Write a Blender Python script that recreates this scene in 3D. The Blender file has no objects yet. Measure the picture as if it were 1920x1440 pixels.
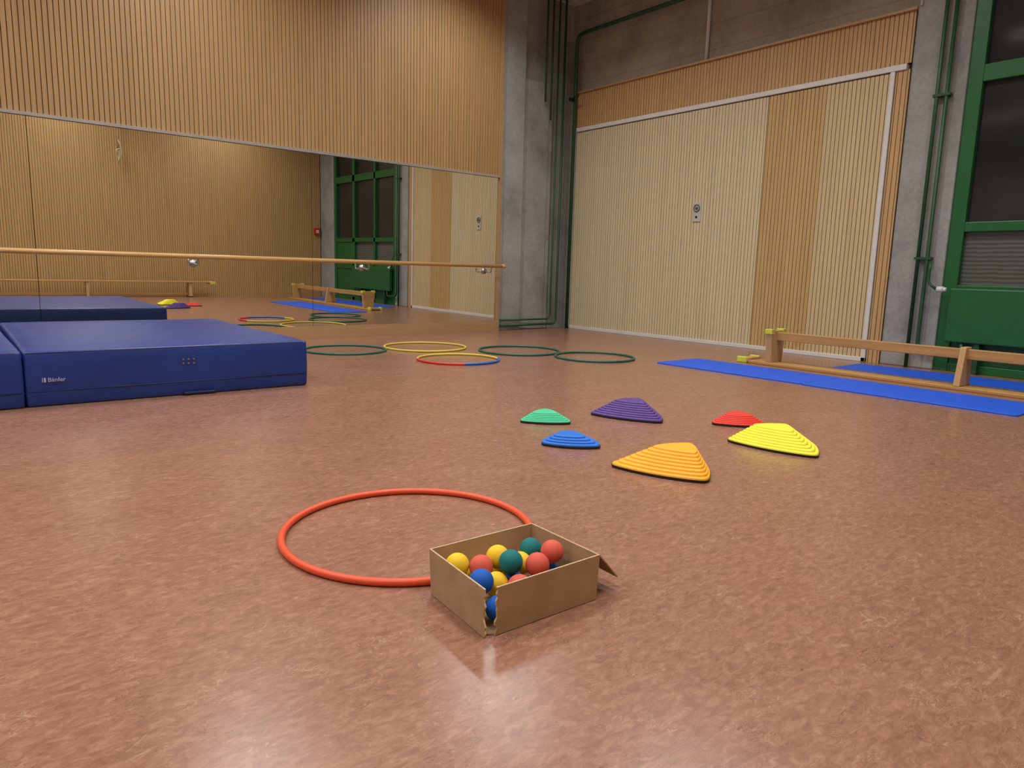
import bpy, bmesh, math, random
from mathutils import Vector, Matrix, noise as mnoise
random.seed(7)
scene = bpy.context.scene
COL = scene.collection

# ------------------------------------------------------------------ helpers
def lin(c):
    r = []
    for v in c:
        v = v / 255.0
        r.append(v / 12.92 if v <= 0.04045 else ((v + 0.055) / 1.055) ** 2.4)
    return (r[0], r[1], r[2], 1.0)

class NT:
    def __init__(s, mat):
        mat.use_nodes = True
        s.t = mat.node_tree
        s.b = s.t.nodes.get('Principled BSDF')
    def l(s, a, b):
        s.t.links.new(a, b)

def ramp(nt, stops):
    r = nt.t.nodes.new('ShaderNodeValToRGB')
    e = r.color_ramp.elements
    e[0].position = stops[0][0]; e[0].color = stops[0][1]
    e[1].position = stops[-1][0]; e[1].color = stops[-1][1]
    for p, c in stops[1:-1]:
        x = e.new(p); x.color = c
    return r

def simple(name, rgb, rough=0.5, metal=0.0, var=0.06, scale=8.0, bump=0.0, bscale=60.0, spec=0.5, coat=0.0, coord='Object'):
    m = bpy.data.materials.new(name)
    nt = NT(m)
    tc = nt.t.nodes.new('ShaderNodeTexCoord')
    nz = nt.t.nodes.new('ShaderNodeTexNoise'); nz.inputs['Scale'].default_value = scale; nz.inputs['Detail'].default_value = 4
    nt.l(tc.outputs[coord], nz.inputs['Vector'])
    c = lin(rgb)
    r = ramp(nt, [(0.3, tuple(max(0, x * (1 - var * 2)) for x in c[:3]) + (1,)), (0.7, tuple(min(1, x * (1 + var * 2)) for x in c[:3]) + (1,))])
    nt.l(nz.outputs['Fac'], r.inputs['Fac'])
    nt.l(r.outputs['Color'], nt.b.inputs['Base Color'])
    nt.b.inputs['Roughness'].default_value = rough
    nt.b.inputs['Metallic'].default_value = metal
    nt.b.inputs['Specular IOR Level'].default_value = spec
    nt.b.inputs['Coat Weight'].default_value = coat
    if bump > 0:
        n2 = nt.t.nodes.new('ShaderNodeTexNoise'); n2.inputs['Scale'].default_value = bscale; n2.inputs['Detail'].default_value = 3
        nt.l(tc.outputs[coord], n2.inputs['Vector'])
        bp = nt.t.nodes.new('ShaderNodeBump'); bp.inputs['Strength'].default_value = bump; bp.inputs['Distance'].default_value = 0.01
        nt.l(n2.outputs['Fac'], bp.inputs['Height'])
        nt.l(bp.outputs['Normal'], nt.b.inputs['Normal'])
    return m

def wood(name, rgb, rough=0.5, scale=(25, 25, 1.5), var=0.16, pitch=None, coord='Object'):
    m = bpy.data.materials.new(name)
    nt = NT(m)
    tc = nt.t.nodes.new('ShaderNodeTexCoord')
    mp = nt.t.nodes.new('ShaderNodeMapping'); mp.inputs['Scale'].default_value = scale
    nt.l(tc.outputs[coord], mp.inputs['Vector'])
    nz = nt.t.nodes.new('ShaderNodeTexNoise'); nz.inputs['Scale'].default_value = 1.0; nz.inputs['Detail'].default_value = 6; nz.inputs['Distortion'].default_value = 0.6
    nt.l(mp.outputs['Vector'], nz.inputs['Vector'])
    c = lin(rgb)
    d = tuple(x * (1 - var) for x in c[:3]) + (1,)
    li = tuple(min(1, x * (1 + var)) for x in c[:3]) + (1,)
    r = ramp(nt, [(0.3, d), (0.5, c), (0.72, li)])
    nt.l(nz.outputs['Fac'], r.inputs['Fac'])
    out = r.outputs['Color']
    if pitch:
        sx = nt.t.nodes.new('ShaderNodeSeparateXYZ'); nt.l(tc.outputs[coord], sx.inputs[0])
        ad = nt.t.nodes.new('ShaderNodeMath'); ad.operation = 'ADD'
        nt.l(sx.outputs[0], ad.inputs[0]); nt.l(sx.outputs[1], ad.inputs[1])
        dv = nt.t.nodes.new('ShaderNodeMath'); dv.operation = 'DIVIDE'; dv.inputs[1].default_value = pitch
        nt.l(ad.outputs[0], dv.inputs[0])
        fl = nt.t.nodes.new('ShaderNodeMath'); fl.operation = 'FLOOR'; nt.l(dv.outputs[0], fl.inputs[0])
        wn = nt.t.nodes.new('ShaderNodeTexWhiteNoise'); wn.noise_dimensions = '1D'; nt.l(fl.outputs[0], wn.inputs['W'])
        mr = nt.t.nodes.new('ShaderNodeMapRange'); mr.inputs['To Min'].default_value = 0.97; mr.inputs['To Max'].default_value = 1.03
        nt.l(wn.outputs['Value'], mr.inputs['Value'])
        hs = nt.t.nodes.new('ShaderNodeHueSaturation'); nt.l(out, hs.inputs['Color']); nt.l(mr.outputs[0], hs.inputs['Value'])
        out = hs.outputs['Color']
    nt.l(out, nt.b.inputs['Base Color'])
    nt.b.inputs['Roughness'].default_value = rough
    return m

def concrete(name, rgb, board='X', period=0.25, lines=.35):
    m = bpy.data.materials.new(name)
    nt = NT(m)
    tc = nt.t.nodes.new('ShaderNodeTexCoord')
    nz = nt.t.nodes.new('ShaderNodeTexNoise'); nz.inputs['Scale'].default_value = 1.6; nz.inputs['Detail'].default_value = 8; nz.inputs['Roughness'].default_value = 0.62
    nt.l(tc.outputs['Object'], nz.inputs['Vector'])
    c = lin(rgb)
    r = ramp(nt, [(0.28, tuple(x * 0.62 for x in c[:3]) + (1,)), (0.5, c), (0.75, tuple(x * 1.22 for x in c[:3]) + (1,))])
    nt.l(nz.outputs['Fac'], r.inputs['Fac'])
    nf = nt.t.nodes.new('ShaderNodeTexNoise'); nf.inputs['Scale'].default_value = 30; nf.inputs['Detail'].default_value = 5
    nt.l(tc.outputs['Object'], nf.inputs['Vector'])
    mx = nt.t.nodes.new('ShaderNodeMix'); mx.data_type = 'RGBA'; mx.blend_type = 'MULTIPLY'; mx.inputs['Factor'].default_value = 0.35
    r2 = ramp(nt, [(0.3, (0.6, 0.6, 0.6, 1)), (0.6, (1, 1, 1, 1))])
    nt.l(nf.outputs['Fac'], r2.inputs['Fac'])
    nt.l(r.outputs['Color'], mx.inputs[6]); nt.l(r2.outputs['Color'], mx.inputs[7])
    wv = nt.t.nodes.new('ShaderNodeTexWave'); wv.wave_type = 'BANDS'
    wv.bands_direction = board
    wv.inputs['Scale'].default_value = .314 / period
    wv.inputs['Distortion'].default_value = 0.15
    nt.l(tc.outputs['Object'], wv.inputs['Vector'])
    r3 = ramp(nt, [(0.0, (0.35, 0.35, 0.35, 1)), (0.012, (1, 1, 1, 1))])
    nt.l(wv.outputs['Fac'], r3.inputs['Fac'])
    m2 = nt.t.nodes.new('ShaderNodeMix'); m2.data_type = 'RGBA'; m2.blend_type = 'MULTIPLY'; m2.inputs['Factor'].default_value = lines
    nt.l(mx.outputs[2], m2.inputs[6]); nt.l(r3.outputs['Color'], m2.inputs[7])
    nt.l(m2.outputs[2], nt.b.inputs['Base Color'])
    nt.b.inputs['Roughness'].default_value = 0.85
    bp = nt.t.nodes.new('ShaderNodeBump'); bp.inputs['Strength'].default_value = 0.3; bp.inputs['Distance'].default_value = 0.01
    nt.l(nf.outputs['Fac'], bp.inputs['Height']); nt.l(bp.outputs['Normal'], nt.b.inputs['Normal'])
    return m

def link(o, parent=None):
    COL.objects.link(o)
    if parent is not None:
        o.parent = parent
    return o

def mesh_obj(name, verts, faces, mats, parent=None, loc=(0, 0, 0), smooth=False, midx=None):
    me = bpy.data.meshes.new(name)
    me.from_pydata([tuple(v) for v in verts], [], faces)
    for m in (mats if isinstance(mats, (list, tuple)) else [mats]):
        me.materials.append(m)
    if midx:
        for p, i in zip(me.polygons, midx):
            p.material_index = i
    if smooth:
        for p in me.polygons:
            p.use_smooth = True
    bm = bmesh.new(); bm.from_mesh(me); bmesh.ops.recalc_face_normals(bm, faces=bm.faces); bm.to_mesh(me); bm.free()
    me.update()
    o = bpy.data.objects.new(name, me)
    o.location = loc
    return link(o, parent)

def box_vf(boxes):
    V = []; F = []
    for (x0, x1, y0, y1, z0, z1) in boxes:
        b = len(V)
        V += [(x0, y0, z0), (x1, y0, z0), (x1, y1, z0), (x0, y1, z0), (x0, y0, z1), (x1, y0, z1), (x1, y1, z1), (x0, y1, z1)]
        F += [[b + i for i in f] for f in ((0, 3, 2, 1), (4, 5, 6, 7), (0, 1, 5, 4), (1, 2, 6, 5), (2, 3, 7, 6), (3, 0, 4, 7))]
    return V, F

def boxes(name, bl, mat, parent=None, loc=(0, 0, 0), bevel=0.0, seg=2):
    if isinstance(bl, tuple): bl = [bl]
    V, F = box_vf(bl)
    o = mesh_obj(name, V, F, mat, parent, loc)
    if bevel > 0:
        md = o.modifiers.new('Bevel', 'BEVEL'); md.width = bevel; md.segments = seg; md.limit_method = 'ANGLE'
    return o

def round_path(pts, r, n=6):
    out = [Vector(pts[0])]
    for i in range(1, len(pts) - 1):
        p = Vector(pts[i]); a = Vector(pts[i - 1]) - p; b = Vector(pts[i + 1]) - p
        rr = min(r, a.length * 0.45, b.length * 0.45)
        s = p + a.normalized() * rr; e = p + b.normalized() * rr
        for k in range(n + 1):
            t = k / n
            out.append(s * (1 - t) ** 2 + p * 2 * t * (1 - t) + e * t * t)
    out.append(Vector(pts[-1]))
    return out

def tube_vf(pts, r, seg=12, closed=False, base=0):
    pts = [Vector(p) for p in pts]
    n = len(pts); V = []; F = []
    up = None
    for i in range(n):
        if closed:
            t = (pts[(i + 1) % n] - pts[i - 1]).normalized()
        else:
            t = (pts[min(i + 1, n - 1)] - pts[max(i - 1, 0)]).normalized()
        if up is None:
            up = Vector((0, 0, 1)) if abs(t.z) < 0.9 else Vector((1, 0, 0))
        s = t.cross(up)
        if s.length < 1e-5:
            s = t.cross(Vector((0.3, 1, 0.2)))
        s.normalize(); u = s.cross(t).normalized(); up = u
        for k in range(seg):
            a = 2 * math.pi * k / seg
            V.append(pts[i] + s * math.cos(a) * r + u * math.sin(a) * r)
    m = n if closed else n - 1
    for i in range(m):
        for k in range(seg):
            a = i * seg + k; b = i * seg + (k + 1) % seg
            c = ((i + 1) % n) * seg + (k + 1) % seg; d = ((i + 1) % n) * seg + k
            F.append([base + a, base + b, base + c, base + d])
    if not closed:
        F.append([base + k for k in range(seg)][::-1]); F.append([base + (n - 1) * seg + k for k in range(seg)])
    return V, F

def tubes(name, paths, mat, parent=None, seg=12, bend=0.08, loc=(0, 0, 0)):
    V = []; F = []
    for pts, r in paths:
        v, f = tube_vf(round_path(pts, bend), r, seg, base=len(V))
        V += v; F += f
    return mesh_obj(name, V, F, mat, parent, loc, smooth=True)

def empty(name, loc):
    e = bpy.data.objects.new(name, None); e.location = loc; e.empty_display_size = 0.1
    return link(e)

def tag(o, label=None, category=None, group=None, kind=None):
    if label: o["label"] = label
    if category: o["category"] = category
    if group: o["group"] = group
    if kind: o["kind"] = kind
    return o

def struct(o, label=None, cat=None):
    return tag(o, label=label, category=cat, kind="structure")
def place_child(o, par):
    o.parent = par; o.location = Vector(o.location) - Vector(par.location); return o

# ------------------------------------------------------------------ materials
PITCH = 0.045
M_wood_n = wood('slat_oak_north', (172, 138, 92), 0.5, (30, 30, 1.2), 0.10, PITCH)
M_wood_s = wood('slat_oak_south', (184, 150, 100), 0.5, (30, 30, 1.2), 0.10, PITCH)
M_wood_border = wood('slat_border', (188, 152, 104), 0.5, (30, 30, 1.2), 0.10, PITCH)
M_pale = wood('slat_pale', (206, 192, 158), 0.5, (30, 30, 1.2), 0.06, PITCH)
M_dark = wood('slat_ochre', (190, 160, 108), 0.5, (30, 30, 1.2), 0.10, PITCH)
M_mid = wood('slat_mid', (200, 180, 138), 0.5, (30, 30, 1.2), 0.07, PITCH)
M_groove = simple('groove_backing', (92, 68, 46), 0.9)
M_plinth = wood('plinth_wood', (174, 140, 102), 0.45, (2, 30, 30), 0.10)
M_barre = wood('barre_wood', (204, 162, 104), 0.35, (2, 40, 40), 0.10)
M_bench = wood('bench_wood', (178, 136, 84), 0.4, (30, 1.5, 30), 0.14)
M_bench2 = wood('bench_wood_upright', (180, 138, 86), 0.4, (30, 1.5, 30), 0.14)
M_leg = wood('bench_leg_wood', (188, 152, 104), 0.4, (10, 30, 6), 0.12)
M_conc_v = concrete('concrete_column', (156, 160, 158), 'X', .42, .35)
M_conc_e = concrete('concrete_column_east', (150, 151, 149), 'Y', .40, .35)
M_conc_h = concrete('concrete_beam', (158, 151, 138), 'Z', .30, .3)
M_white = simple('white_metal', (210, 210, 210), 0.4, var=0.02)
M_alu = simple('aluminium', (190, 190, 190), 0.3, metal=0.6, var=0.03)
M_plate = simple('plate_grey', (184, 184, 180), 0.35, var=0.03)
M_chrome = simple('satin_steel', (170, 170, 172), 0.35, metal=0.9, var=0.02)
M_green = simple('green_paint', (24, 94, 48), 0.4, var=0.05)
M_greend = simple('green_pipe_paint', (28, 74, 48), 0.45, var=0.08)
M_glass = simple('night_glass', (40, 44, 44), 0.10, var=0.25, scale=1.2, spec=0.5)
M_ceil = simple('ceiling_white', (206, 206, 202), 0.8, var=0.02)
M_plain = simple('plaster', (186, 178, 164), 0.8, var=0.03)
M_black = simple('black_rubber', (28, 26, 26), 0.7)
M_dgrey = simple('dark_grey_metal', (96, 96, 94), 0.5)
M_red = simple('call_point_red', (190, 40, 35), 0.4)
M_rope = simple('rope_fibre', (190, 174, 140), 0.9, bump=0.4)

def mat_floor():
    m = bpy.data.materials.new('linoleum_floor'); nt = NT(m)
    tc = nt.t.nodes.new('ShaderNodeTexCoord')
    def noise(sc, det=4, rough=0.5, dist=0.0, map_=None):
        n = nt.t.nodes.new('ShaderNodeTexNoise'); n.inputs['Scale'].default_value = sc; n.inputs['Detail'].default_value = det
        n.inputs['Roughness'].default_value = rough; n.inputs['Distortion'].default_value = dist
        if map_:
            mp = nt.t.nodes.new('ShaderNodeMapping'); mp.inputs['Scale'].default_value = map_[0]; mp.inputs['Rotation'].default_value = (0, 0, map_[1])
            nt.l(tc.outputs['Object'], mp.inputs['Vector']); nt.l(mp.outputs['Vector'], n.inputs['Vector'])
        else:
            nt.l(tc.outputs['Object'], n.inputs['Vector'])
        return n
    def mixc(fac, a, b, ff=None):
        x = nt.t.nodes.new('ShaderNodeMix'); x.data_type = 'RGBA'
        if ff is not None: x.inputs['Factor'].default_value = ff
        else: nt.l(fac, x.inputs['Factor'])
        nt.l(a, x.inputs[6])
        if isinstance(b, tuple): x.inputs[7].default_value = b
        else: nt.l(b, x.inputs[7])
        return x.outputs[2]
    rot = math.radians(25)
    big = noise(3.2, 6, 0.65, 0.3, ((.6, 1.2, 1), rot))
    r1 = ramp(nt, [(0.3, lin((132, 92, 74))), (0.5, lin((140, 99, 80))), (0.72, lin((149, 108, 89)))])
    nt.l(big.outputs['Fac'], r1.inputs['Fac'])
    mid = noise(40, 8, 0.78, 0.6, ((.6, 1.3, 1), rot))
    r2 = ramp(nt, [(0.36, lin((104, 66, 50))), (0.5, lin((140, 98, 79))), (0.64, lin((172, 132, 111)))])
    nt.l(mid.outputs['Fac'], r2.inputs['Fac'])
    c = mixc(None, r1.outputs['Color'], r2.outputs['Color'], .48)
    def veins(sc, w, strength, col, cin, seed, gate=(.5, .62)):
        v = noise(sc, 2, 0.5, 1.6, ((.6, 1.2, 1), rot + seed))
        rv = ramp(nt, [(0.5 - w, (0, 0, 0, 1)), (0.5, (1, 1, 1, 1)), (0.5 + w, (0, 0, 0, 1))])
        nt.l(v.outputs['Fac'], rv.inputs['Fac'])
        g = noise(9 + seed, 4, .6)
        rg = ramp(nt, [(gate[0], (0, 0, 0, 1)), (gate[1], (1, 1, 1, 1))]); nt.l(g.outputs['Fac'], rg.inputs['Fac'])
        a = nt.t.nodes.new('ShaderNodeMath'); a.operation = 'MULTIPLY'; nt.l(rv.outputs['Color'], a.inputs[0]); nt.l(rg.outputs['Color'], a.inputs[1])
        b = nt.t.nodes.new('ShaderNodeMath'); b.operation = 'MULTIPLY'; b.inputs[1].default_value = strength; nt.l(a.outputs[0], b.inputs[0])
        return mixc(b.outputs[0], cin, col)
    c = veins(40, .020, .5, lin((196, 160, 140)), c, .4)
    c = veins(46, .022, .7, lin((84, 50, 38)), c, 1.3)
    c = veins(2.2, .0012, .25, lin((200, 172, 154)), c, 2.1, (.54, .58))
    nt.l(c, nt.b.inputs['Base Color'])
    rr = noise(3, 5)
    mr = nt.t.nodes.new('ShaderNodeMapRange'); mr.inputs['To Min'].default_value = 0.22; mr.inputs['To Max'].default_value = 0.30
    nt.l(rr.outputs['Fac'], mr.inputs['Value']); nt.l(mr.outputs[0], nt.b.inputs['Roughness'])
    nt.b.inputs['Specular IOR Level'].default_value = .6
    bp = nt.t.nodes.new('ShaderNodeBump'); bp.inputs['Strength'].default_value = 0.03; bp.inputs['Distance'].default_value = 0.01
    nt.l(mid.outputs['Fac'], bp.inputs['Height']); nt.l(bp.outputs['Normal'], nt.b.inputs['Normal'])
    return m
M_floor = mat_floor()

def mat_mirror():
    m = bpy.data.materials.new('mirror_silver'); nt = NT(m)
    tc = nt.t.nodes.new('ShaderNodeTexCoord'); nz = nt.t.nodes.new('ShaderNodeTexNoise'); nz.inputs['Scale'].default_value = 1.5
    nt.l(tc.outputs['Object'], nz.inputs['Vector'])
    r = ramp(nt, [(0, (0.80, 0.80, 0.75, 1)), (1, (0.84, 0.84, 0.79, 1))]); nt.l(nz.outputs['Fac'], r.inputs['Fac'])
    nt.l(r.outputs['Color'], nt.b.inputs['Base Color'])
    nt.b.inputs['Metallic'].default_value = 1.0; nt.b.inputs['Roughness'].default_value = 0.0
    return m
M_mirror = mat_mirror()

def mat_emit(name, rgb, s):
    m = bpy.data.materials.new(name); nt = NT(m)
    nt.b.inputs['Base Color'].default_value = (0.9, 0.9, 0.9, 1)
    nt.b.inputs['Emission Color'].default_value = lin(rgb); nt.b.inputs['Emission Strength'].default_value = s
    return m
M_lamp = mat_emit('lamp_diffuser', (255, 250, 242), 2.0)

# ------------------------------------------------------------------ room shell
XR, YM, YS, XW, ZC = 7.60, 7.95, -0.97, -6.0, 4.72
WT = 2.70
struct(boxes('floor', (XW - .2, XR + .6, YS - .3, YM + .6, -0.1, 0.0), M_floor), "reddish-brown marbled linoleum sports floor")
struct(boxes('ceiling', [(XW - .2, XR + .6, YS - .3, YM + .6, ZC + .03, ZC + .15)] + [(XW, XR + .3, YS + i * 0.15, YS + i * 0.15 + 0.125, ZC, ZC + .03) for i in range(61)], M_ceil), "white slatted ceiling")
struct(boxes('wall_north', (XW - .2, XR + .6, YM + .14, YM + .4, 0, ZC + .1), M_conc_v), "grey board-formed concrete wall behind the mirrors")
struct(boxes('wall_west', (XW - .2, XW, YS - .3, YM + .4, 0, ZC + .1), M_plain), "plain plastered wall")
struct(boxes('wall_south', (XW - .2, XR + .6, YS - .3, YS - .06, 0, ZC + .1), M_groove), "wall clad in vertical timber slats")
struct(boxes('wall_east', [(XR + .06, XR + .4, WT, YM + .2, 0, ZC + .1), (XR + .06, XR + .4, YS - .2, WT, 3.8, ZC + .1), (XR + .06, XR + .4, YS - .2, -.25, 0, 3.8)], M_conc_h), "board-formed concrete wall above the partition")

def slat_boxes(a0, a1, z0, z1, front, back, axis, gap):
    out = []
    k0 = math.ceil(a0 / PITCH - 1e-6); k1 = math.floor(a1 / PITCH + 1e-6)
    edges = [a0] + [k * PITCH for k in range(k0, k1 + 1) if a0 + 1e-4 < k * PITCH < a1 - 1e-4] + [a1]
    for s, e in zip(edges[:-1], edges[1:]):
        s2 = s + gap / 2; e2 = e - gap / 2
        if e2 - s2 < 0.006: continue
        if axis == 'x': out.append((s2, e2, min(front, back), max(front, back), z0, z1))
        else: out.append((min(front, back), max(front, back), s2, e2, z0, z1))
    return out

def clad(name, a0, a1, z0, z1, front, thick, axis, sign, mat, parent=None, gap=0.0070):
    sb = slat_boxes(a0, a1, z0, z1, front, front + sign * 0.011, axis, gap)
    V, F = box_vf(sb); n = len(F)
    f = front + sign * 0.009; b = front + sign * thick
    bb = (a0, a1, min(f, b), max(f, b), z0, z1) if axis == 'x' else (min(f, b), max(f, b), a0, a1, z0, z1)
    V2, F2 = box_vf([bb])
    F += [[i + len(V) for i in q] for q in F2]; V += V2
    return mesh_obj(name, V, F, [mat, M_groove], parent, midx=[0] * n + [1] * 6)

ZM = 2.118
struct(clad('trim_1', XW, 6.20, ZM + .035, ZC, YM - 0.01, 0.10, 'x', 1, M_wood_n), "vertical oak slat cladding above the mirrors")
struct(boxes('trim_2', [(6.195, 6.235, YM - 0.02, YM + .13, 0, ZC)], M_plinth), "upright timber edge strip beside the mirror")
struct(boxes('baseboard_north', [(XW, 6.195, YM - 0.015, YM + .13, 0, 0.14)], M_plinth), "low timber plinth under the mirrors")
struct(boxes('trim_3', [(XW, 6.195, YM - 0.03, YM + .09, ZM + .003, ZM + .032)], M_alu), "thin aluminium rail along the mirror top")
struct(clad('trim_4', XW, XR - .03, 0.0, ZC, YS, 0.055, 'x', -1, M_wood_s), "vertical oak slat cladding on the opposite wall")
struct(boxes('trim_5', [(6.24, 6.655, YM + .02, YM + .14, 0, ZC)], M_conc_v, bevel=0.01), "grey concrete column with board marks")
struct(boxes('trim_6', [(6.655, 7.22, YM + .06, YM + .14, 0, 3.53)], M_conc_v, bevel=0.01), "recessed grey concrete pier beside the column")
struct(boxes('trim_7', [(XR - .02, XR + .06, WT, 3.205, 0, ZC)], M_conc_e, bevel=0.01), "grey concrete column between partition and window")
struct(boxes('trim_8', [(XR - .02, XR + .06, YS - .05, -.25, 0, ZC)], M_conc_e, bevel=0.01), "grey concrete column in the corner")

# east partition door
d1 = empty('door_1', (XR, 5.6, 0)); struct(d1, "large folding partition door clad in pale vertical slats")
XF = XR - 0.01
for (a, b, mt, lb) in ((4.74, 7.885, M_pale, "pale slatted leaf"), (4.05, 4.74, M_dark, "ochre slatted leaf"), (3.40, 4.05, M_mid, "straw coloured slatted leaf")):
    o = clad('door_leaf', a, b, 0.045, 2.90, XF, 0.06, 'y', 1, mt, gap=.0075); o["label"] = lb; place_child(o, d1)
o = boxes('door_frame', [(XF - .015, XF + .06, 7.885, 7.915, 0, 2.97), (XF - .015, XF + .06, 3.355, 3.40, 0, 2.97), (XF - .02, XF + .06, 3.25, 7.915, 2.91, 2.965), (XF - .015, XF + .06, 3.355, 7.915, 0, 0.045)], M_white, bevel=0.004)
o["label"] = "white metal frame"; place_child(o, d1)
lp = boxes('lock_plate', (XF - .012, XF + .01, 5.565, 5.69, 1.53, 1.77), M_plate, bevel=0.006); lp["label"] = "pale grey metal lock plate"; place_child(lp, d1)
V, F = [], []
lc = (5.628, 1.70)
ringp = [Vector((XF - .016, lc[0] + .042 * math.cos(t * math.pi / 16), lc[1] + .042 * math.sin(t * math.pi / 16))) for t in range(32)]
v, f = tube_vf(ringp, .007, 8, closed=True); V += v; F += f
v, f = tube_vf([(XF - .012, lc[0], lc[1]), (XF - .022, lc[0], lc[1])], .018, 16, base=len(V)); V += v; F += f
o = mesh_obj('turning_handle', V, F, M_dgrey, smooth=True); o["label"] = "recessed round handle"; o.parent = lp; o.location = -(Vector(lp.location) + Vector(d1.location))
V, F = tube_vf([(XF - .018, 5.628, 1.59), (XF - .01, 5.628, 1.59)], .015, 16)
o = mesh_obj('key_cylinder', V, F, M_black); o.parent = lp; o.location = -(Vector(lp.location) + Vector(d1.location))
struct(clad('trim_9', 3.215, 7.94, 2.97, 3.45, XF, 0.068, 'y', 1, M_wood_border), "oak slat cladding above the partition")
struct(clad('trim_10', 3.215, 3.35, 0.0, 2.91, XF, 0.068, 'y', 1, M_wood_border), "oak slat strip beside the partition")
struct(boxes('trim_11', (XF, XF + .068, 7.917, 7.95, 0, 2.965), M_plinth), "narrow timber strip beside the partition")
struct(boxes('trim_12', (XF - .03, XF + .05, 3.205, 7.94, 3.45, 3.475), M_plinth), "timber cap along the top of the cladding")

# window
w1 = empty('window_1', (XR, 1.2, 0)); struct(w1, "green framed window wall dark with night outside")
fx0, fx1 = XR + 0.0, XR + 0.10
ye = -.25
fr = [(fx0, fx1, 2.575, WT, 0, 3.8), (fx0, fx1, ye, ye + .10, 0, 3.8), (fx0, fx1, 1.70, 1.78, 0, 3.8), (fx0, fx1, 0.68, .80, 0, 3.8),
      (fx0, fx1, ye + .1, 2.575, 2.68, 2.83), (fx0, fx1, ye + .1, 2.575, 1.33, 1.42), (fx0, fx1, ye + .1, 2.575, 0.72, 0.83), (fx0, fx1, ye + .1, 2.575, 3.7, 3.8), (fx0, fx1, ye + .1, 2.575, 0, 0.08),
      (fx0 + .02, fx1 + .02, 1.78, 2.575, 0.08, 0.72), (fx0 + .02, fx1 + .02, .80, 1.70, 0.08, 0.72), (fx0 + .02, fx1 + .02, ye + .1, 0.68, 0.08, 1.33)]
o = boxes('window_frame', fr, M_green, bevel=0.006); o["label"] = "green painted steel frame"; place_child(o, w1)
o = boxes('window_pane', [(fx0 + .055, fx0 + .065, ye + .1, 2.575, 1.42, 3.7)], M_glass); o["label"] = "dark night glass"; place_child(o, w1)
def mat_blind():
    m = bpy.data.materials.new('blind_slats'); nt = NT(m)
    tc = nt.t.nodes.new('ShaderNodeTexCoord'); wv = nt.t.nodes.new('ShaderNodeTexWave'); wv.bands_direction = 'Z'; wv.inputs['Scale'].default_value = 8.0; wv.inputs['Distortion'].default_value = 1.2
    nt.l(tc.outputs['Object'], wv.inputs['Vector'])
    r = ramp(nt, [(0.1, lin((72, 76, 74))), (0.9, lin((96, 100, 97)))]); nt.l(wv.outputs['Fac'], r.inputs['Fac'])
    nt.l(r.outputs['Color'], nt.b.inputs['Base Color']); nt.b.inputs['Roughness'].default_value = 0.18
    return m
M_blind = mat_blind()
o = boxes('lower_pane', [(fx0 + .055, fx0 + .065, ye + .1, 2.575, 0.83, 1.33)], M_blind); o["label"] = "glass with closed grey outside blind"; place_child(o, w1)

rp = empty('radiator', (XR - .06, 1.8, 0.29))
o = boxes('front_panel', (XR - .10, XR - .03, .88, 2.60, 0.29, 0.80), M_green, bevel=0.012); place_child(o, rp)
for y in (1.2, 2.3):
    o = boxes('support_bracket', (XR - .08, XR - .0, y, y + .05, 0, 0.295), M_greend); place_child(o, rp)
tag(rp, "green painted flat panel radiator under the window", "radiator")

# ------------------------------------------------------------------ mirrors (very slightly leaning)
def mirror(x0, x1):
    g = .002; ln = .012
    V = [(x0 + g, YM + ln, .142), (x1 - g, YM + ln, .142), (x1 - g, YM + .0, ZM), (x0 + g, YM + .0, ZM),
         (x0 + g, YM + .05, .142), (x1 - g, YM + .05, .142), (x1 - g, YM + .05, ZM), (x0 + g, YM + .05, ZM)]
    F = [(0, 1, 2, 3), (7, 6, 5, 4), (0, 4, 5, 1), (1, 5, 6, 2), (2, 6, 7, 3), (3, 7, 4, 0)]
    o = mesh_obj('wall_mirror', [(a - x0, b - YM, c - .142) for a, b, c in V], F, M_mirror, loc=(x0, YM, .142))
    return tag(o, "large frameless mirror panel mounted along the wall", "mirror", "mirror panels along the wall")
mirror(3.46, 6.195); mirror(0.76, 3.46); mirror(-1.95, 0.76); mirror(-4.65, -1.95)

# barre
bx = empty('ballet_barre', (2.0, YM - .02, 0.0))
tag(bx, "long round wooden ballet barre mounted across the mirrors", "ballet barre")
yb = YM - .20; zb = .912
o = tubes('rail', [([(-5.0, yb, zb), (6.13, yb, zb)], .024)], M_barre, seg=20); place_child(o, bx)
o = tubes('rail_end', [([(6.13, yb, zb), (6.18, yb, zb)], .027)], M_barre, seg=20); place_child(o, bx)
brk = None
for x in (5.97, 4.10, 2.14, 0.2, -1.9, -3.9):
    V, F = tube_vf([(0, 0, 0), (0, -.012, 0)], .040, 24)
    v, f = tube_vf(round_path([(0, 0, 0), (0, -.17, -.02), (0, -.175, .06)], .05), .009, 10, base=len(V)); V += v; F += f
    if brk is None:
        brk = mesh_obj('wall_bracket', V, F, M_chrome, smooth=True); brk["label"] = "round steel bracket"
        o = brk
    else:
        o = brk.copy(); COL.objects.link(o)
    o.parent = bx; o.location = Vector((x, YM + .004, .84)) - bx.location

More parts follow.
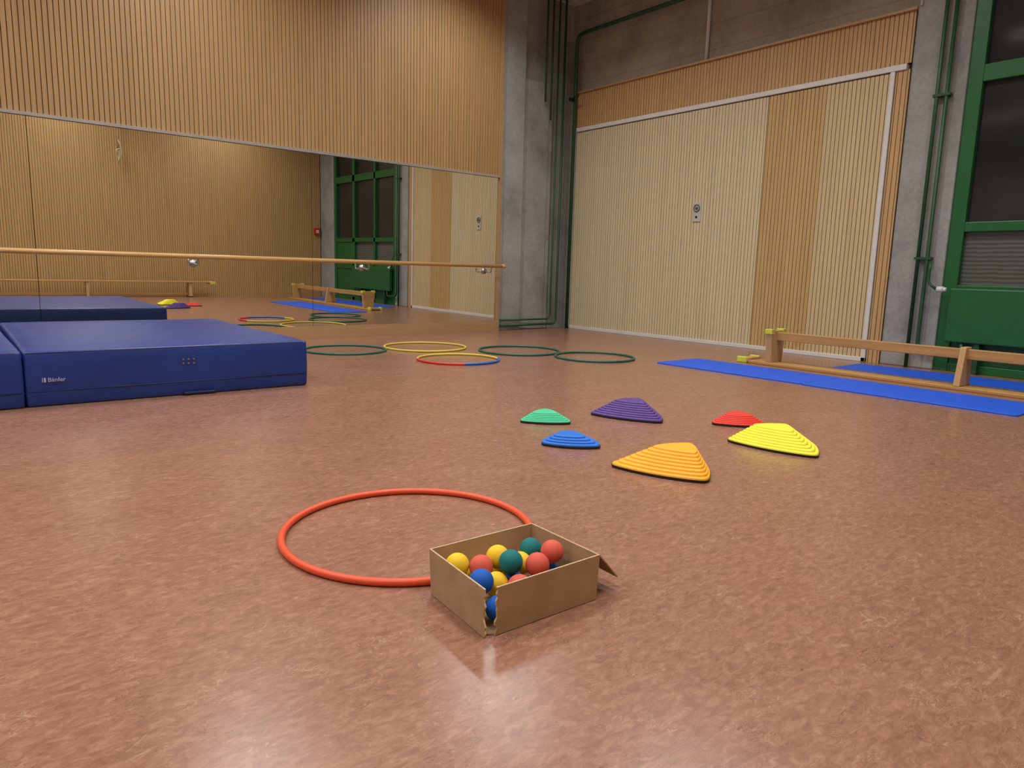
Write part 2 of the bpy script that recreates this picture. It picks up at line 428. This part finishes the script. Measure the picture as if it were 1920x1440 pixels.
# ------------------------------------------------------------------ pipes
def pipe(name, paths, label, mat=None, bend=.08, cat="pipe", group=None):
    org = Vector(paths[0][0][0])
    P = [([Vector(p) - org for p in pts], r) for pts, r in paths]
    o = tubes(name, P, mat or M_greend, bend=bend, loc=org)
    return tag(o, label, cat, group)
G = "green heating pipes"
yp = YM - .02
pipe('heating_pipe', [([(6.26, yp, .075), (7.34, yp, .075), (7.34, yp, ZC - .01)], .018)], "dark green heating pipe running low then up in the corner", group=G)
pipe('heating_pipe', [([(6.26, yp, .15), (7.22, yp, .15), (7.22, yp, ZC - .01)], .014)], "dark green heating pipe running low then up beside the corner", group=G)
pipe('heating_pipe', [([(7.53, 7.88, 0.0), (7.53, 7.88, 4.26), (7.53, 3.3, 4.26)], .027)], "green pipe up the corner and along the beam", group=G, bend=.15)
pipe('heating_pipe', [([(7.00, YM - .01, 3.26), (7.00, YM - .01, ZC - .01)], .015)], "short dark green pipe hanging beside the corner", group=G)
pipe('heating_pipe', [([(7.11, YM - .01, 3.02), (7.11, YM - .01, ZC - .01)], .015)], "short dark green pipe hanging beside the corner", group=G)
pipe('heating_pipe', [([(7.53, 2.84, ZC - .01), (7.53, 2.84, 0.20), (7.53, 2.45, 0.18), (7.53, 2.45, 0.286)], .018)], "green pipe down the concrete column to the radiator", group=G)
pipe('heating_pipe', [([(7.53, 2.925, ZC - .01), (7.53, 2.925, 0.0)], .018)], "green pipe down the concrete column into the floor", group=G)
pipe('heating_pipe', [([(7.509, 2.80, 1.05), (7.46, 2.78, 1.0), (7.46, 2.78, .84), (7.46, 2.70, .785)], .012)], "thin green branch pipe curving to the radiator valve", group=G)
pipe('conduit', [([(XR + .04, 5.68, 3.48), (XR + .04, 5.68, ZC)], .022)], "thin white cable conduit on the concrete beam", M_white, cat="conduit")
pipe('conduit', [([(XR - .031, 3.17, 3.475), (XR - .031, 3.17, ZC)], .012)], "thin white cable conduit on the concrete column", M_white, cat="conduit")
cl = None
for z in (1.08, 2.6):
    V, F = box_vf([(-.021, .05, -.075, .075, -.012, .012)])
    if cl is None:
        cl = mesh_obj('pipe_clamp', V, F, M_greend); o = cl
    else:
        o = cl.copy(); COL.objects.link(o)
    o.location = (7.53, 2.88, z)
    tag(o, "small green clamp holding the pipes on the column", "pipe clamp", "pipe clamps")
pv = tubes('shutoff_valve', [([(0, 0, 0), (-.08, 0, 0)], .026), ([(-.08, 0, 0), (-.08, -.18, .02)], .012)], M_black, loc=(7.503, 7.88, 3.35), bend=.01)
tag(pv, "dark shut-off valve with lever on the corner pipe", "valve")
tv = tubes('radiator_valve', [([(0, 0, 0), (0, -.055, 0)], .028), ([(0, -.055, 0), (0, -.08, 0)], .021)], M_white, loc=(7.46, 2.696, .785), bend=.001, seg=20)
tag(tv, "white thermostatic valve at the green radiator", "radiator valve")

# ------------------------------------------------------------------ crash mats
def mat_vinyl(name, rgb):
    m = bpy.data.materials.new(name); nt = NT(m)
    tc = nt.t.nodes.new('ShaderNodeTexCoord')
    nz = nt.t.nodes.new('ShaderNodeTexNoise'); nz.inputs['Scale'].default_value = 3.0; nz.inputs['Detail'].default_value = 5
    nt.l(tc.outputs['Object'], nz.inputs['Vector'])
    c = lin(rgb)
    r = ramp(nt, [(0.3, tuple(x * .9 for x in c[:3]) + (1,)), (0.7, tuple(x * 1.08 for x in c[:3]) + (1,))])
    nt.l(nz.outputs['Fac'], r.inputs['Fac']); nt.l(r.outputs['Color'], nt.b.inputs['Base Color'])
    nt.b.inputs['Roughness'].default_value = 0.40
    n2 = nt.t.nodes.new('ShaderNodeTexNoise'); n2.inputs['Scale'].default_value = 4.0; n2.inputs['Detail'].default_value = 2; n2.inputs['Distortion'].default_value = 1.2
    nt.l(tc.outputs['Object'], n2.inputs['Vector'])
    bp = nt.t.nodes.new('ShaderNodeBump'); bp.inputs['Strength'].default_value = 0.3; bp.inputs['Distance'].default_value = 0.025
    nt.l(n2.outputs['Fac'], bp.inputs['Height']); nt.l(bp.outputs['Normal'], nt.b.inputs['Normal'])
    return m
M_vinyl = mat_vinyl('blue_vinyl', (16, 50, 124))
M_vinyld = simple('dark_blue_seam', (14, 28, 78), 0.5)
def crash_mat(x0, x1, y0, y1, h, label, seed, rot=0.0):
    w = x1 - x0; d = y1 - y0
    bm = bmesh.new(); bmesh.ops.create_cube(bm, size=1.0)
    for v in bm.verts: v.co = Vector((v.co.x * w, v.co.y * d, (v.co.z + .5) * h))
    bmesh.ops.bevel(bm, geom=list(bm.edges), offset=0.018, segments=3, affect='EDGES', profile=0.5)
    for ax, n, L in ((0, 18, w), (1, 24, d), (2, 4, h)):
        for i in range(1, n):
            co = Vector((0, 0, 0)); no = Vector((0, 0, 0)); no[ax] = 1
            co[ax] = (-L / 2 if ax < 2 else 0) + L * i / n
            bmesh.ops.bisect_plane(bm, geom=list(bm.verts) + list(bm.edges) + list(bm.faces), plane_co=co, plane_no=no)
    for v in bm.verts:
        n = mnoise.noise(Vector((v.co.x * 2 + seed, v.co.y * 2, v.co.z * 4)))
        e = min(1, (w / 2 - abs(v.co.x)) / .3); f = min(1, (d / 2 - abs(v.co.y)) / .3)
        if v.co.z > h * .5: v.co.z += n * .005 + .004 * e * f
        if v.co.z > .03:
            k = math.sin(math.pi * min(1, v.co.z / h))
            if abs(v.co.y) > d / 2 - .03: v.co.y += (1 if v.co.y > 0 else -1) * (.006 * k + n * .006 * k)
            if abs(v.co.x) > w / 2 - .03: v.co.x += (1 if v.co.x > 0 else -1) * (.003 * k + n * .003 * k)
    me = bpy.data.meshes.new('cover'); bm.to_mesh(me); bm.free()
    me.materials.append(M_vinyl)
    for p in me.polygons: p.use_smooth = True
    root = empty('crash_mat', ((x0 + x1) / 2, (y0 + y1) / 2, 0))
    o = bpy.data.objects.new('cover', me); link(o, root)
    tag(root, label, "gym mat", "thick blue crash mats")
    s = w / 2; t = d / 2
    zt = h - .010
    o = tubes('edge_piping', [([(-s + .01, -t + .004, zt), (s - .01, -t + .004, zt), (s - .004, t - .01, zt), (-s + .01, t - .004, zt), (-s + .004, -t + .01, zt)], .005),
                              ([(-s + .01, -t - .005, .09), (s - .01, -t - .005, .09)], .003)], M_vinyld, root, seg=8, bend=.03)
    o = boxes('carry_strap', (.0, .20, -t - .024, -t - .002, .006, .024), M_vinyld, root, bevel=.006)
    root.rotation_euler = (0, 0, rot)
    return root
cm = crash_mat(0.375, 2.045, 4.80, 7.12, .322, "thick blue vinyl crash mat with printed maker label", 1.0, math.radians(-.8))
crash_mat(-1.33, 0.350, 4.80, 7.13, .326, "thick blue vinyl crash mat beside another", 5.0)
cmx = 1.21; hy = -1.16
M_eye = simple('eyelet_brass', (150, 130, 96), 0.4, metal=.6)
eye = None
for i in range(3):
    for j in range(2):
        V, F = tube_vf([(0, 0, 0), (0, -.006, 0)], .006, 12)
        if eye is None:
            eye = mesh_obj('vent_eyelet', V, F, M_eye); o = eye
        else:
            o = eye.copy(); COL.objects.link(o)
        o.parent = cm; o.location = (.04 + (i - 1) * .032, hy - .004, .222 + (j - .5) * .026)
def text_obj(body, size, mat, parent, loc, rot, name):
    cu = bpy.data.curves.new(name, 'FONT'); cu.body = body; cu.size = size; cu.extrude = .0006; cu.offset = size * .004
    t = bpy.data.objects.new('tmp_text', cu); COL.objects.link(t)
    bpy.context.view_layer.update()
    me = bpy.data.meshes.new_from_object(t.evaluated_get(bpy.context.evaluated_depsgraph_get()))
    bpy.data.objects.remove(t)
    me.materials.clear(); me.materials.append(mat)
    o = bpy.data.objects.new(name, me); link(o, parent); o.location = loc; o.rotation_euler = rot
    return o
M_print = simple('white_print', (164, 172, 192), 0.5, var=.01)
o = text_obj('Bänfer', .034, M_print, cm, (-.728, hy - .0125, .146), (math.pi / 2, 0, 0), 'printed_label'); o["label"] = "white printed maker name"
o = boxes('logo_mark', [(-.755, -.751, hy - .012, hy - .0105, .144, .170), (-.746, -.736, hy - .012, hy - .0105, .144, .170)], M_print, cm)

# ------------------------------------------------------------------ hoops
def hoop(cx, cy, R, cols, label, r=.011, rot=0.0):
    N = 96; S = 10
    pts = [Vector((R * math.cos(2 * math.pi * i / N), R * math.sin(2 * math.pi * i / N), 0)) for i in range(N)]
    V, F = tube_vf(pts, r, S, closed=True)
    mi = []
    for i in range(N):
        a = (i / N + rot) % 1.0
        mi += [int(a * len(cols)) % len(cols)] * S
    o = mesh_obj('hula_hoop', V, F, cols, loc=(cx, cy, r), smooth=True, midx=mi)
    return tag(o, label, "hula hoop", "plastic gymnastics hoops")
def plast(n, c, r=.42): return simple(n, c, r, var=.03, scale=4)
M_hor = plast('hoop_orange', (216, 78, 42)); M_hy = plast('hoop_yellow', (206, 188, 70)); M_hg = plast('hoop_green', (18, 92, 76))
M_hr = plast('hoop_red', (206, 48, 40)); M_hb = plast('hoop_blue', (20, 92, 190))
hoop(1.138, 1.892, .398, [M_hor], "orange-red plastic hoop lying behind the cardboard box", .0115)
hoop(4.10, 6.50, .44, [M_hy], "yellow plastic hoop lying on the floor")
hoop(3.215, 6.62, .41, [M_hg], "dark green plastic hoop lying behind the crash mat")
hoop(3.815, 5.46, .385, [M_hb, M_hy, M_hy, M_hr], "hoop in yellow, red and blue sections", rot=.33)
hoop(4.82, 5.76, .43, [M_hg], "dark green plastic hoop touching another green hoop")
hoop(5.155, 4.965, .40, [M_hg], "dark green plastic hoop beside another green hoop")

# ------------------------------------------------------------------ stepping stones
def outline(A, B, C, bulge, N=120, smooth=8):
    P = [Vector(A), Vector(B), Vector(C)]
    c = (P[0] + P[1] + P[2]) / 3
    pts = []
    for i in range(3):
        a = P[i]; b = P[(i + 1) % 3]; m = (a + b) / 2; d = (b - a)
        nrm = Vector((d.y, -d.x)).normalized()
        if nrm.dot(m - c) < 0: nrm = -nrm
        q = m + nrm * d.length * bulge * 2
        for k in range(N // 3):
            t = k / (N // 3)
            pts.append(a * (1 - t) ** 2 + q * 2 * t * (1 - t) + b * t * t)
    for _ in range(smooth):
        pts = [(pts[i - 1] + pts[i] * 2 + pts[(i + 1) % len(pts)]) / 4 for i in range(len(pts))]
    return pts, c
def stone(A, B, C, top, h, n, ts, mat, label, bulge=.085, smooth=12):
    sc = lambda p: (p[0] * .977, p[1] * .953)
    A, B, C, top = sc(A), sc(B), sc(C), sc(top)
    pts, c0 = outline(A, B, C, bulge, smooth=smooth)
    L = [p - c0 for p in pts]; T = Vector(top) - c0
    base = .012
    prof = []
    for i in range(n):
        s = 1 - (1 - ts) * i / (n - 1)
        z0 = base + (h - base) * i / n; z1 = base + (h - base) * (i + 1) / n
        ds = (1 - ts) / (n - 1)
        prof.append((s, z0)); prof.append((s - ds * .05, z0 + (z1 - z0) * .55)); prof.append((s - ds * .16, z0 + (z1 - z0) * .85)); prof.append((s - ds * .36, z1))
    V = []; F = []; N = len(L)
    for s, z in prof:
        k = (1 - s) / (1 - ts)
        cc = T * k
        for p in L:
            V.append((cc.x + p.x * s, cc.y + p.y * s, z))
    for i in range(len(prof) - 1):
        for j in range(N):
            F.append([i * N + j, i * N + (j + 1) % N, (i + 1) * N + (j + 1) % N, (i + 1) * N + j])
    F.append([(len(prof) - 1) * N + j for j in range(N)])
    F.append([j for j in range(N)][::-1])
    o = mesh_obj('stepping_stone', V, F, mat, loc=(c0.x, c0.y, 0))
    tag(o, label, "stepping stone", "balance stepping stones")
    V = []; F = []
    for z, s in ((0, 1.0), (0.0122, 1.014)):
        for p in L: V.append((p.x * s, p.y * s, z))
    for j in range(N): F.append([j, (j + 1) % N, N + (j + 1) % N, N + j])
    F.append(list(range(N))[::-1]); F.append(list(range(N, 2 * N)))
    r = mesh_obj('rubber_rim', V, F, M_black, o); r["label"] = "black rubber edge"
    return o
def pl(n, c): return simple(n, c, .45, var=.02, scale=6, bump=.05, bscale=250)
M_so = pl('stone_orange', (240, 168, 34)); M_sy = pl('stone_yellow', (232, 228, 58)); M_sp = pl('stone_purple', (82, 54, 132))
M_sm = pl('stone_mint', (68, 192, 146)); M_sr = pl('stone_red', (216, 50, 38)); M_sb = pl('stone_blue', (18, 106, 206))
stone((2.325, 2.175), (2.475, 1.73), (2.77, 2.03), (2.595, 1.985), .092, 8, .46, M_so, "large orange stepped balance stone on the floor")
stone((3.220, 2.165), (3.29, 1.67), (3.61, 1.94), (3.41, 1.975), .092, 8, .46, M_sy, "large yellow stepped balance stone on the floor")
stone((3.095, 3.085), (3.275, 2.64), (3.53, 3.00), (3.33, 2.935), .092, 8, .44, M_sp, "large purple stepped balance stone on the floor")
stone((2.575, 3.135), (2.80, 2.93), (2.87, 3.22), (2.745, 3.10), .056, 6, .52, M_sm, "small mint green stepped balance stone on the floor", .10, 12)
stone((3.51, 2.46), (3.73, 2.22), (3.85, 2.52), (3.71, 2.41), .056, 6, .52, M_sr, "small red stepped balance stone behind the yellow one", .10, 12)
stone((2.32, 2.65), (2.53, 2.42), (2.60, 2.72), (2.475, 2.60), .052, 4, .55, M_sb, "small blue stepped balance stone on the floor", .12, 16)

# ------------------------------------------------------------------ cardboard box
def mat_card():
    m = bpy.data.materials.new('cardboard'); nt = NT(m)
    tc = nt.t.nodes.new('ShaderNodeTexCoord')
    nz = nt.t.nodes.new('ShaderNodeTexNoise'); nz.inputs['Scale'].default_value = 10; nz.inputs['Detail'].default_value = 4
    nt.l(tc.outputs['Object'], nz.inputs['Vector'])
    r = ramp(nt, [(.3, lin((148, 120, 90))), (.7, lin((168, 138, 105)))]); nt.l(nz.outputs['Fac'], r.inputs['Fac'])
    nt.l(r.outputs['Color'], nt.b.inputs['Base Color']); nt.b.inputs['Roughness'].default_value = .85
    nt.b.inputs['Specular IOR Level'].default_value = .25
    wv = nt.t.nodes.new('ShaderNodeTexWave'); wv.bands_direction = 'DIAGONAL'; wv.inputs['Scale'].default_value = 45
    mp = nt.t.nodes.new('ShaderNodeMapping'); mp.inputs['Scale'].default_value = (1, 1, 0); nt.l(tc.outputs['Object'], mp.inputs['Vector']); nt.l(mp.outputs['Vector'], wv.inputs['Vector'])
    bp = nt.t.nodes.new('ShaderNodeBump'); bp.inputs['Strength'].default_value = .06; bp.inputs['Distance'].default_value = .002
    nt.l(wv.outputs['Fac'], bp.inputs['Height']); nt.l(bp.outputs['Normal'], nt.b.inputs['Normal'])
    return m
M_card = mat_card()
M_cardin = simple('cardboard_edge', (184, 160, 126), .85, var=.12, scale=90)
def SB(p): return (p[0] * .978, p[1] * .965)
bo = Vector(SB((1.15, 1.395)) + (0,))
def panel(p0, p1, h0, h1, th, n_out, ragged=False, q0=None, q1=None, nx=12, nz=14, seed=5):
    p0, p1 = Vector(p0), Vector(p1); q0 = Vector(q0 or p0); q1 = Vector(q1 or p1)
    no = Vector(n_out + (0,)) * th
    V = []; F = []; mi = []
    for side in (0, 1):
        for j in range(nz + 1):
            b = j / nz
            s = p0.lerp(q0, b); e = p1.lerp(q1, b)
            for i in range(nx + 1):
                a = i / nx
                p = s.lerp(e, a)
                z = .002 + (h0 + (h1 - h0) * a - .002) * b
                if ragged and i == 0:
                    rr = random.Random(j * 3 + seed); p = p + (e - s).normalized() * rr.uniform(-.007, .004)
                V.append(Vector((p.x, p.y, z)) + (no * .5 if side else -no * .5))
    W = nx + 1; S = W * (nz + 1)
    for side in (0, 1):
        for j in range(nz):
            for i in range(nx):
                k = side * S + j * W + i
                F.append([k, k + 1, k + W + 1, k + W]); mi.append(0)
    for i in range(nx):
        F.append([i, i + 1, S + i + 1, S + i]); mi.append(1)
        k = nz * W + i; F.append([k, k + 1, S + k + 1, S + k]); mi.append(1)
    for j in range(nz):
        for i in (0, nx):
            k = j * W + i; F.append([k, k + W, S + k + W, S + k]); mi.append(1)
    return V, F, mi
Lb, Lt = SB((.978, 1.530)), SB((.983, 1.547))
Bb, Bt = SB((1.322, 1.518)), SB((1.335, 1.535))
Rb, Rt = SB((1.316, 1.240)), SB((1.330, 1.246))
F1b, F1t = SB((.954, 1.256)), SB((.957, 1.264))
F2b, F2t = SB((.982, 1.250)), SB((.990, 1.254))
V, F, mi = [], [], []
for (p0, p1, q0, q1, no, rg, sd) in ((F1b, Lb, F1t, Lt, (-1, 0), True, 5), (F2b, Rb, F2t, Rt, (0, -1), True, 9), (Rb, Bb, Rt, Bt, (1, 0), False, 0), (Lb, Bb, Lt, Bt, (0, 1), False, 0)):
    v, f, m_ = panel(p0, p1, .119, .12, .0045, no, rg, q0, q1, seed=sd)
    F += [[i + len(V) for i in q] for q in f]; V += v; mi += m_
b = len(V)
for z in (.001, .004):
    for p in ((F1b[0] + .006, F1b[1] + .012), (F2b[0] + .004, F2b[1] + .003), Rb, Bb, Lb): V.append(Vector((p[0], p[1], z)))
F += [[b, b + 1, b + 2, b + 3, b + 4], [b + 5, b + 6, b + 7, b + 8, b + 9]]; mi += [0, 0]
for i in range(5):
    F.append([b + i, b + (i + 1) % 5, b + 5 + (i + 1) % 5, b + 5 + i]); mi.append(1)
cb = mesh_obj('cardboard_box', [v - bo for v in V], F, [M_card, M_cardin], loc=bo, midx=mi)
tag(cb, "open brown cardboard box with torn corner full of balls", "cardboard box")
def S3(x, y, z): return Vector(SB((x, y)) + (z,))
fl0 = [S3(1.333, 1.252, .121), S3(1.338, 1.530, .121), S3(1.400, 1.52, .055), S3(1.410, 1.246, .038)]
nrm = (fl0[1] - fl0[0]).cross(fl0[3] - fl0[0]).normalized() * .0035
V = [p - bo for p in fl0] + [p + nrm - bo for p in fl0]
o = mesh_obj('flap', V, [[0, 1, 2, 3], [7, 6, 5, 4], [0, 4, 5, 1], [1, 5, 6, 2], [2, 6, 7, 3], [3, 7, 4, 0]], [M_card], cb); o["label"] = "flap folded outwards"

# balls
RB = .0315
def ballm(n, c): return simple(n, c, .7, var=.03, scale=20, bump=.12, bscale=400, spec=.35)
BM = {'y': (ballm('ball_yellow', (228, 190, 40)), "yellow"), 'r': (ballm('ball_red', (204, 88, 70)), "coral red"), 't': (ballm('ball_teal', (10, 108, 110)), "teal"), 'b': (ballm('ball_blue', (12, 86, 180)), "blue")}
top = [('t', 1.135, 1.385, .101), ('r', 1.272, 1.372, .101), ('r', 1.195, 1.345, .092), ('y', 1.135, 1.450, .090), ('b', 1.020, 1.362, .085), ('y', 1.038, 1.492, .084), ('r', 1.078, 1.440, .078), ('t', 1.250, 1.440, .089), ('y', 1.196, 1.418, .072), ('y', 1.085, 1.395, .058), ('r', 1.120, 1.330, .056), ('r', 1.285, 1.490, .058)]
x0 = SB((.983, 0))[0] + RB + .002; x1 = SB((1.318, 0))[0] - RB - .003; y0 = SB((0, 1.252))[1] + RB + .004; y1 = SB((0, 1.520))[1] - RB - .004
def clampb(p):
    p.x = min(max(p.x, x0), x1); p.y = min(max(p.y, y0), y1); p.z = max(p.z, RB + .0045)
balls = [[c, S3(x, y, z), True] for c, x, y, z in top]
def relax(lst, free):
    for a in range(len(lst)):
        for b2 in range(a + 1, len(lst)):
            A, B = lst[a], lst[b2]
            d = B[1] - A[1]; L = d.length
            if L < 2 * RB:
                fa, fb = free(A), free(B)
                if fa + fb == 0: continue
                d = d.normalized() * (2 * RB - L) / (fa + fb)
                A[1] -= d * fa; B[1] += d * fb
    for b_ in lst: clampb(b_[1])
for it in range(120): relax(balls, lambda q: 1)
cs = 'byrtryrbytryrbtyyrtb'
k = 0
nx_ = int((x1 - x0) / (2 * RB)) + 1; ny_ = int((y1 - y0) / (2 * RB)) + 1
for i in range(nx_):
    for j in range(ny_):
        c = 'b' if (i, j) == (0, 0) else cs[k % len(cs)]
        k += 1
        p = Vector((x0 + i * (x1 - x0) / max(1, nx_ - 1), y0 + j * (y1 - y0) / max(1, ny_ - 1), RB + .0045))
        if (i, j) == (0, 0): p += Vector((.010, .010, 0))
        balls.append([c, p, False])
keep = [b_ for b_ in balls if b_[2]]
for b_ in [q for q in balls if not q[2]]:
    best = None
    for tr in range(160):
        q = b_[1].copy()
        if tr: q += Vector((random.uniform(-.03, .03), random.uniform(-.03, .03), 0))
        clampb(q)
        if all((q - o_[1]).length > 2 * RB - .001 for o_ in keep): best = q; break
    if best is not None: keep.append([b_[0], best, False])
balls = keep
bm = bmesh.new(); bmesh.ops.create_uvsphere(bm, u_segments=32, v_segments=20, radius=RB)
meshes = {}
for c in BM:
    me = bpy.data.meshes.new('rubber_ball'); bm.to_mesh(me); me.materials.append(BM[c][0])
    for p in me.polygons: p.use_smooth = True
    meshes[c] = me
bm.free()
for c, p, t in balls:
    o = bpy.data.objects.new('rubber_ball', meshes[c]); link(o); o.location = p
    tag(o, "small matt %s rubber ball in the cardboard box" % BM[c][1], "ball", "rubber balls in the box")

# ------------------------------------------------------------------ exercise mats (thin)
M_ex = simple('exercise_foam_blue', (14, 82, 206), .6, var=.03, bump=.15, bscale=120)
def exmat(x0, x1, y0, y1, label, h=.012, rot=0):
    w = (x1 - x0) / 2; d = (y1 - y0) / 2; r = .03
    out = []
    for cx, cy, a0 in ((w - r, d - r, 0), (-w + r, d - r, 90), (-w + r, -d + r, 180), (w - r, -d + r, 270)):
        for k in range(7):
            a = math.radians(a0 + 15 * k); out.append((cx + r * math.cos(a), cy + r * math.sin(a)))
    n = len(out); V = []
    for z, s in ((0, 0), (h - .003, 0), (h, .004)):
        for p in out: V.append((p[0] - s * (1 if p[0] > 0 else -1), p[1] - s * (1 if p[1] > 0 else -1), z))
    F = [[i for i in range(n)][::-1], [2 * n + i for i in range(n)]]
    for l in range(2):
        for i in range(n): F.append([l * n + i, l * n + (i + 1) % n, (l + 1) * n + (i + 1) % n, (l + 1) * n + i])
    o = mesh_obj('exercise_mat', V, F, M_ex, loc=((x0 + x1) / 2, (y0 + y1) / 2, 0))
    o.rotation_euler = (0, 0, math.radians(rot))
    return tag(o, label, "exercise mat", "thin blue exercise mats")
exmat(5.40, 6.06, 2.872, 4.37, "thin bright blue foam mat lying beside the bench")
exmat(5.385, 6.05, 1.38, 2.870, "thin bright blue foam mat lying beside the bench")
exmat(6.68, 7.28, 1.742, 3.27, "thin bright blue foam mat between bench and wall")
exmat(6.67, 7.27, .20, 1.740, "thin bright blue foam mat between bench and wall")

# ------------------------------------------------------------------ benches
M_ygr = simple('yellow_green_rubber', (196, 202, 70), .6)
def bench_parts(inv, L, legs, label, matp, loc, rotz):
    root = empty('gym_bench', loc)
    H = .338
    def zf(z): return z if inv else H - z
    def bx_(name, x0, x1, y0, y1, z0, z1, mat, bev=.006, par=None):
        za, zb_ = sorted((zf(z0), zf(z1)))
        return boxes(name, (x0, x1, y0, y1, za, zb_), mat, par or root, bevel=bev)
    bx_('seat_board', -.12, .12, 0, L, 0.0, .030, matp)
    bx_('balance_beam', -.028, .028, .06, L - .22, .246, .328 if inv else .3, matp)
    for i, y in enumerate(legs):
        wide = (.130, .100) if i != 1 else ((.060, .120) if inv else (.12, .10))
        th = .064 if i != 1 else .048
        zt = H + .005 if inv else H
        V = []
        for (z, w) in ((.030, wide[1]), (zt, wide[0])):
            for (x, yy) in ((-w, y - th / 2), (w, y - th / 2), (w, y + th / 2), (-w, y + th / 2)):
                V.append((x, yy, zf(z)))
        F = [[0, 3, 2, 1], [4, 5, 6, 7], [0, 1, 5, 4], [1, 2, 6, 5], [2, 3, 7, 6], [3, 0, 4, 7]]
        lg = mesh_obj('leg', V, F, M_leg, root)
        md = lg.modifiers.new('Bevel', 'BEVEL'); md.width = .006; md.segments = 2
        w = wide[0]
        for sx in (-1, 1):
            if inv:
                xa, xb = sorted((sx * (w + .006), sx * (w - .055)))
                if i == 1: continue
                boxes('rubber_foot', (xa, xb, y - th / 2 - .006, y + th / 2 + .006, H - .03, H + .018), M_ygr, lg, bevel=.004)["label"] = "yellow-green rubber foot"
            else:
                xa, xb = sorted((sx * (w + .004), sx * (w - .05)))
                boxes('rubber_foot', (xa, xb, y - th / 2 - .004, y + th / 2 + .004, 0, .02), M_black, lg, bevel=.003)["label"] = "dark rubber foot"
    hk = bx_('hook_bar', -.12, .12, L + .0, L + .10, .012, .050, M_leg)
    for sx in (-1, 1):
        xa, xb = sorted((sx * .132, sx * .095))
        q = bx_('hook_pad', xa, xb, L + .01, L + .12, .0, .060, M_ygr, .008, hk); q["label"] = "yellow-green rubber covered hook"
    root.rotation_euler = (0, 0, rotz)
    tag(root, label, "bench", "wooden gymnastics benches")
    return root
bench_parts(True, 3.83, (.25, 1.95, 3.62), "upside-down wooden gymnastics bench with narrow beam upwards", M_bench, (6.41, .10, 0), 0)
bench_parts(False, 4.60, (.30, 2.25, 4.20), "upright wooden gymnastics bench standing by the slatted wall", M_bench2, (.14, -.60, 0), -math.pi / 2)

# ------------------------------------------------------------------ things on the opposite wall
fa = boxes('fire_alarm_call_point', (-.07, .07, -.03, .03, -.08, .08), M_red, loc=(7.46, YS + .03, 1.58), bevel=.008)
tag(fa, "small red fire alarm box on the slatted wall", "fire alarm")
o = boxes('call_button', (-.035, .035, .03, .036, -.035, .035), M_white, fa); o["label"] = "white press plate"
rp_ = empty('hanging_rope', (3.14, -.80, ZC))
V, F = tube_vf([(0, 0, 0), (0.005, 0, -1.2), (-.004, 0, -1.75)], .014, 10)
o = mesh_obj('rope_line', V, F, M_rope, rp_, smooth=True)
kn = [(0, 0, -1.55), (.05, .01, -1.66), (.055, 0, -1.84), (.0, -.02, -1.95), (-.05, 0, -1.85), (-.03, .03, -1.74), (.03, .02, -1.72), (.02, 0, -1.86), (-.02, 0, -2.02)]
V, F = tube_vf(round_path(kn, .05, 4), .015, 8)
o = mesh_obj('rope_knot', V, F, M_rope, rp_, smooth=True)
tag(rp_, "pale rope with a knotted end hanging from the ceiling", "rope")

# ------------------------------------------------------------------ lamps
def lamp(x, y, power):
    root = empty('ceiling_lamp', (x, y, ZC - .03))
    a = boxes('lamp_housing', (-.20, .20, -.80, .80, -.05, .025), M_white, root, bevel=.01)
    b_ = boxes('lamp_diffuser', (-.17, .17, -.77, .77, -.060, -.051), M_lamp, root)
    ld = bpy.data.lights.new('lamp_light', 'AREA'); ld.shape = 'RECTANGLE'; ld.size = .34; ld.size_y = 1.54; ld.energy = power; ld.color = (1.0, .98, .94); ld.spread = math.radians(145)
    lo = bpy.data.objects.new('lamp_light', ld); link(lo, root); lo.location = (0, 0, -.07)
    tag(root, "long white fluorescent ceiling light", "ceiling light", "fluorescent ceiling lights")
for x in (-4.0, -.95, 2.1, 5.15):
    for y in (0.4, 3.4, 6.4):
        lamp(x, y, 51)

w = bpy.data.worlds.new('World'); scene.world = w; w.use_nodes = True
w.node_tree.nodes['Background'].inputs[0].default_value = (.02, .025, .035, 1)
w.node_tree.nodes['Background'].inputs[1].default_value = .5

# ------------------------------------------------------------------ camera
f, th, r, ps = 1317.0, math.radians(9.13), math.radians(1.54), math.radians(39.40)
fw0 = Vector((math.sin(ps), math.cos(ps), 0)); rt = Vector((math.cos(ps), -math.sin(ps), 0)); zz = Vector((0, 0, 1))
dn = -math.sin(th) * fw0 - math.cos(th) * zz; fw = math.cos(th) * fw0 - math.sin(th) * zz
eu = math.cos(r) * rt - math.sin(r) * dn; ev = math.sin(r) * rt + math.cos(r) * dn
M = Matrix((eu, -ev, -fw)).transposed().to_4x4(); M.translation = Vector((0, 0, .85))
cd = bpy.data.cameras.new('Camera'); cd.sensor_width = 36; cd.lens = f / 1920 * 36; cd.clip_start = .05
co = bpy.data.objects.new('Camera', cd); COL.objects.link(co); co.matrix_world = M
scene.camera = co
scene.view_settings.view_transform = 'Standard'
scene.view_settings.look = 'None'
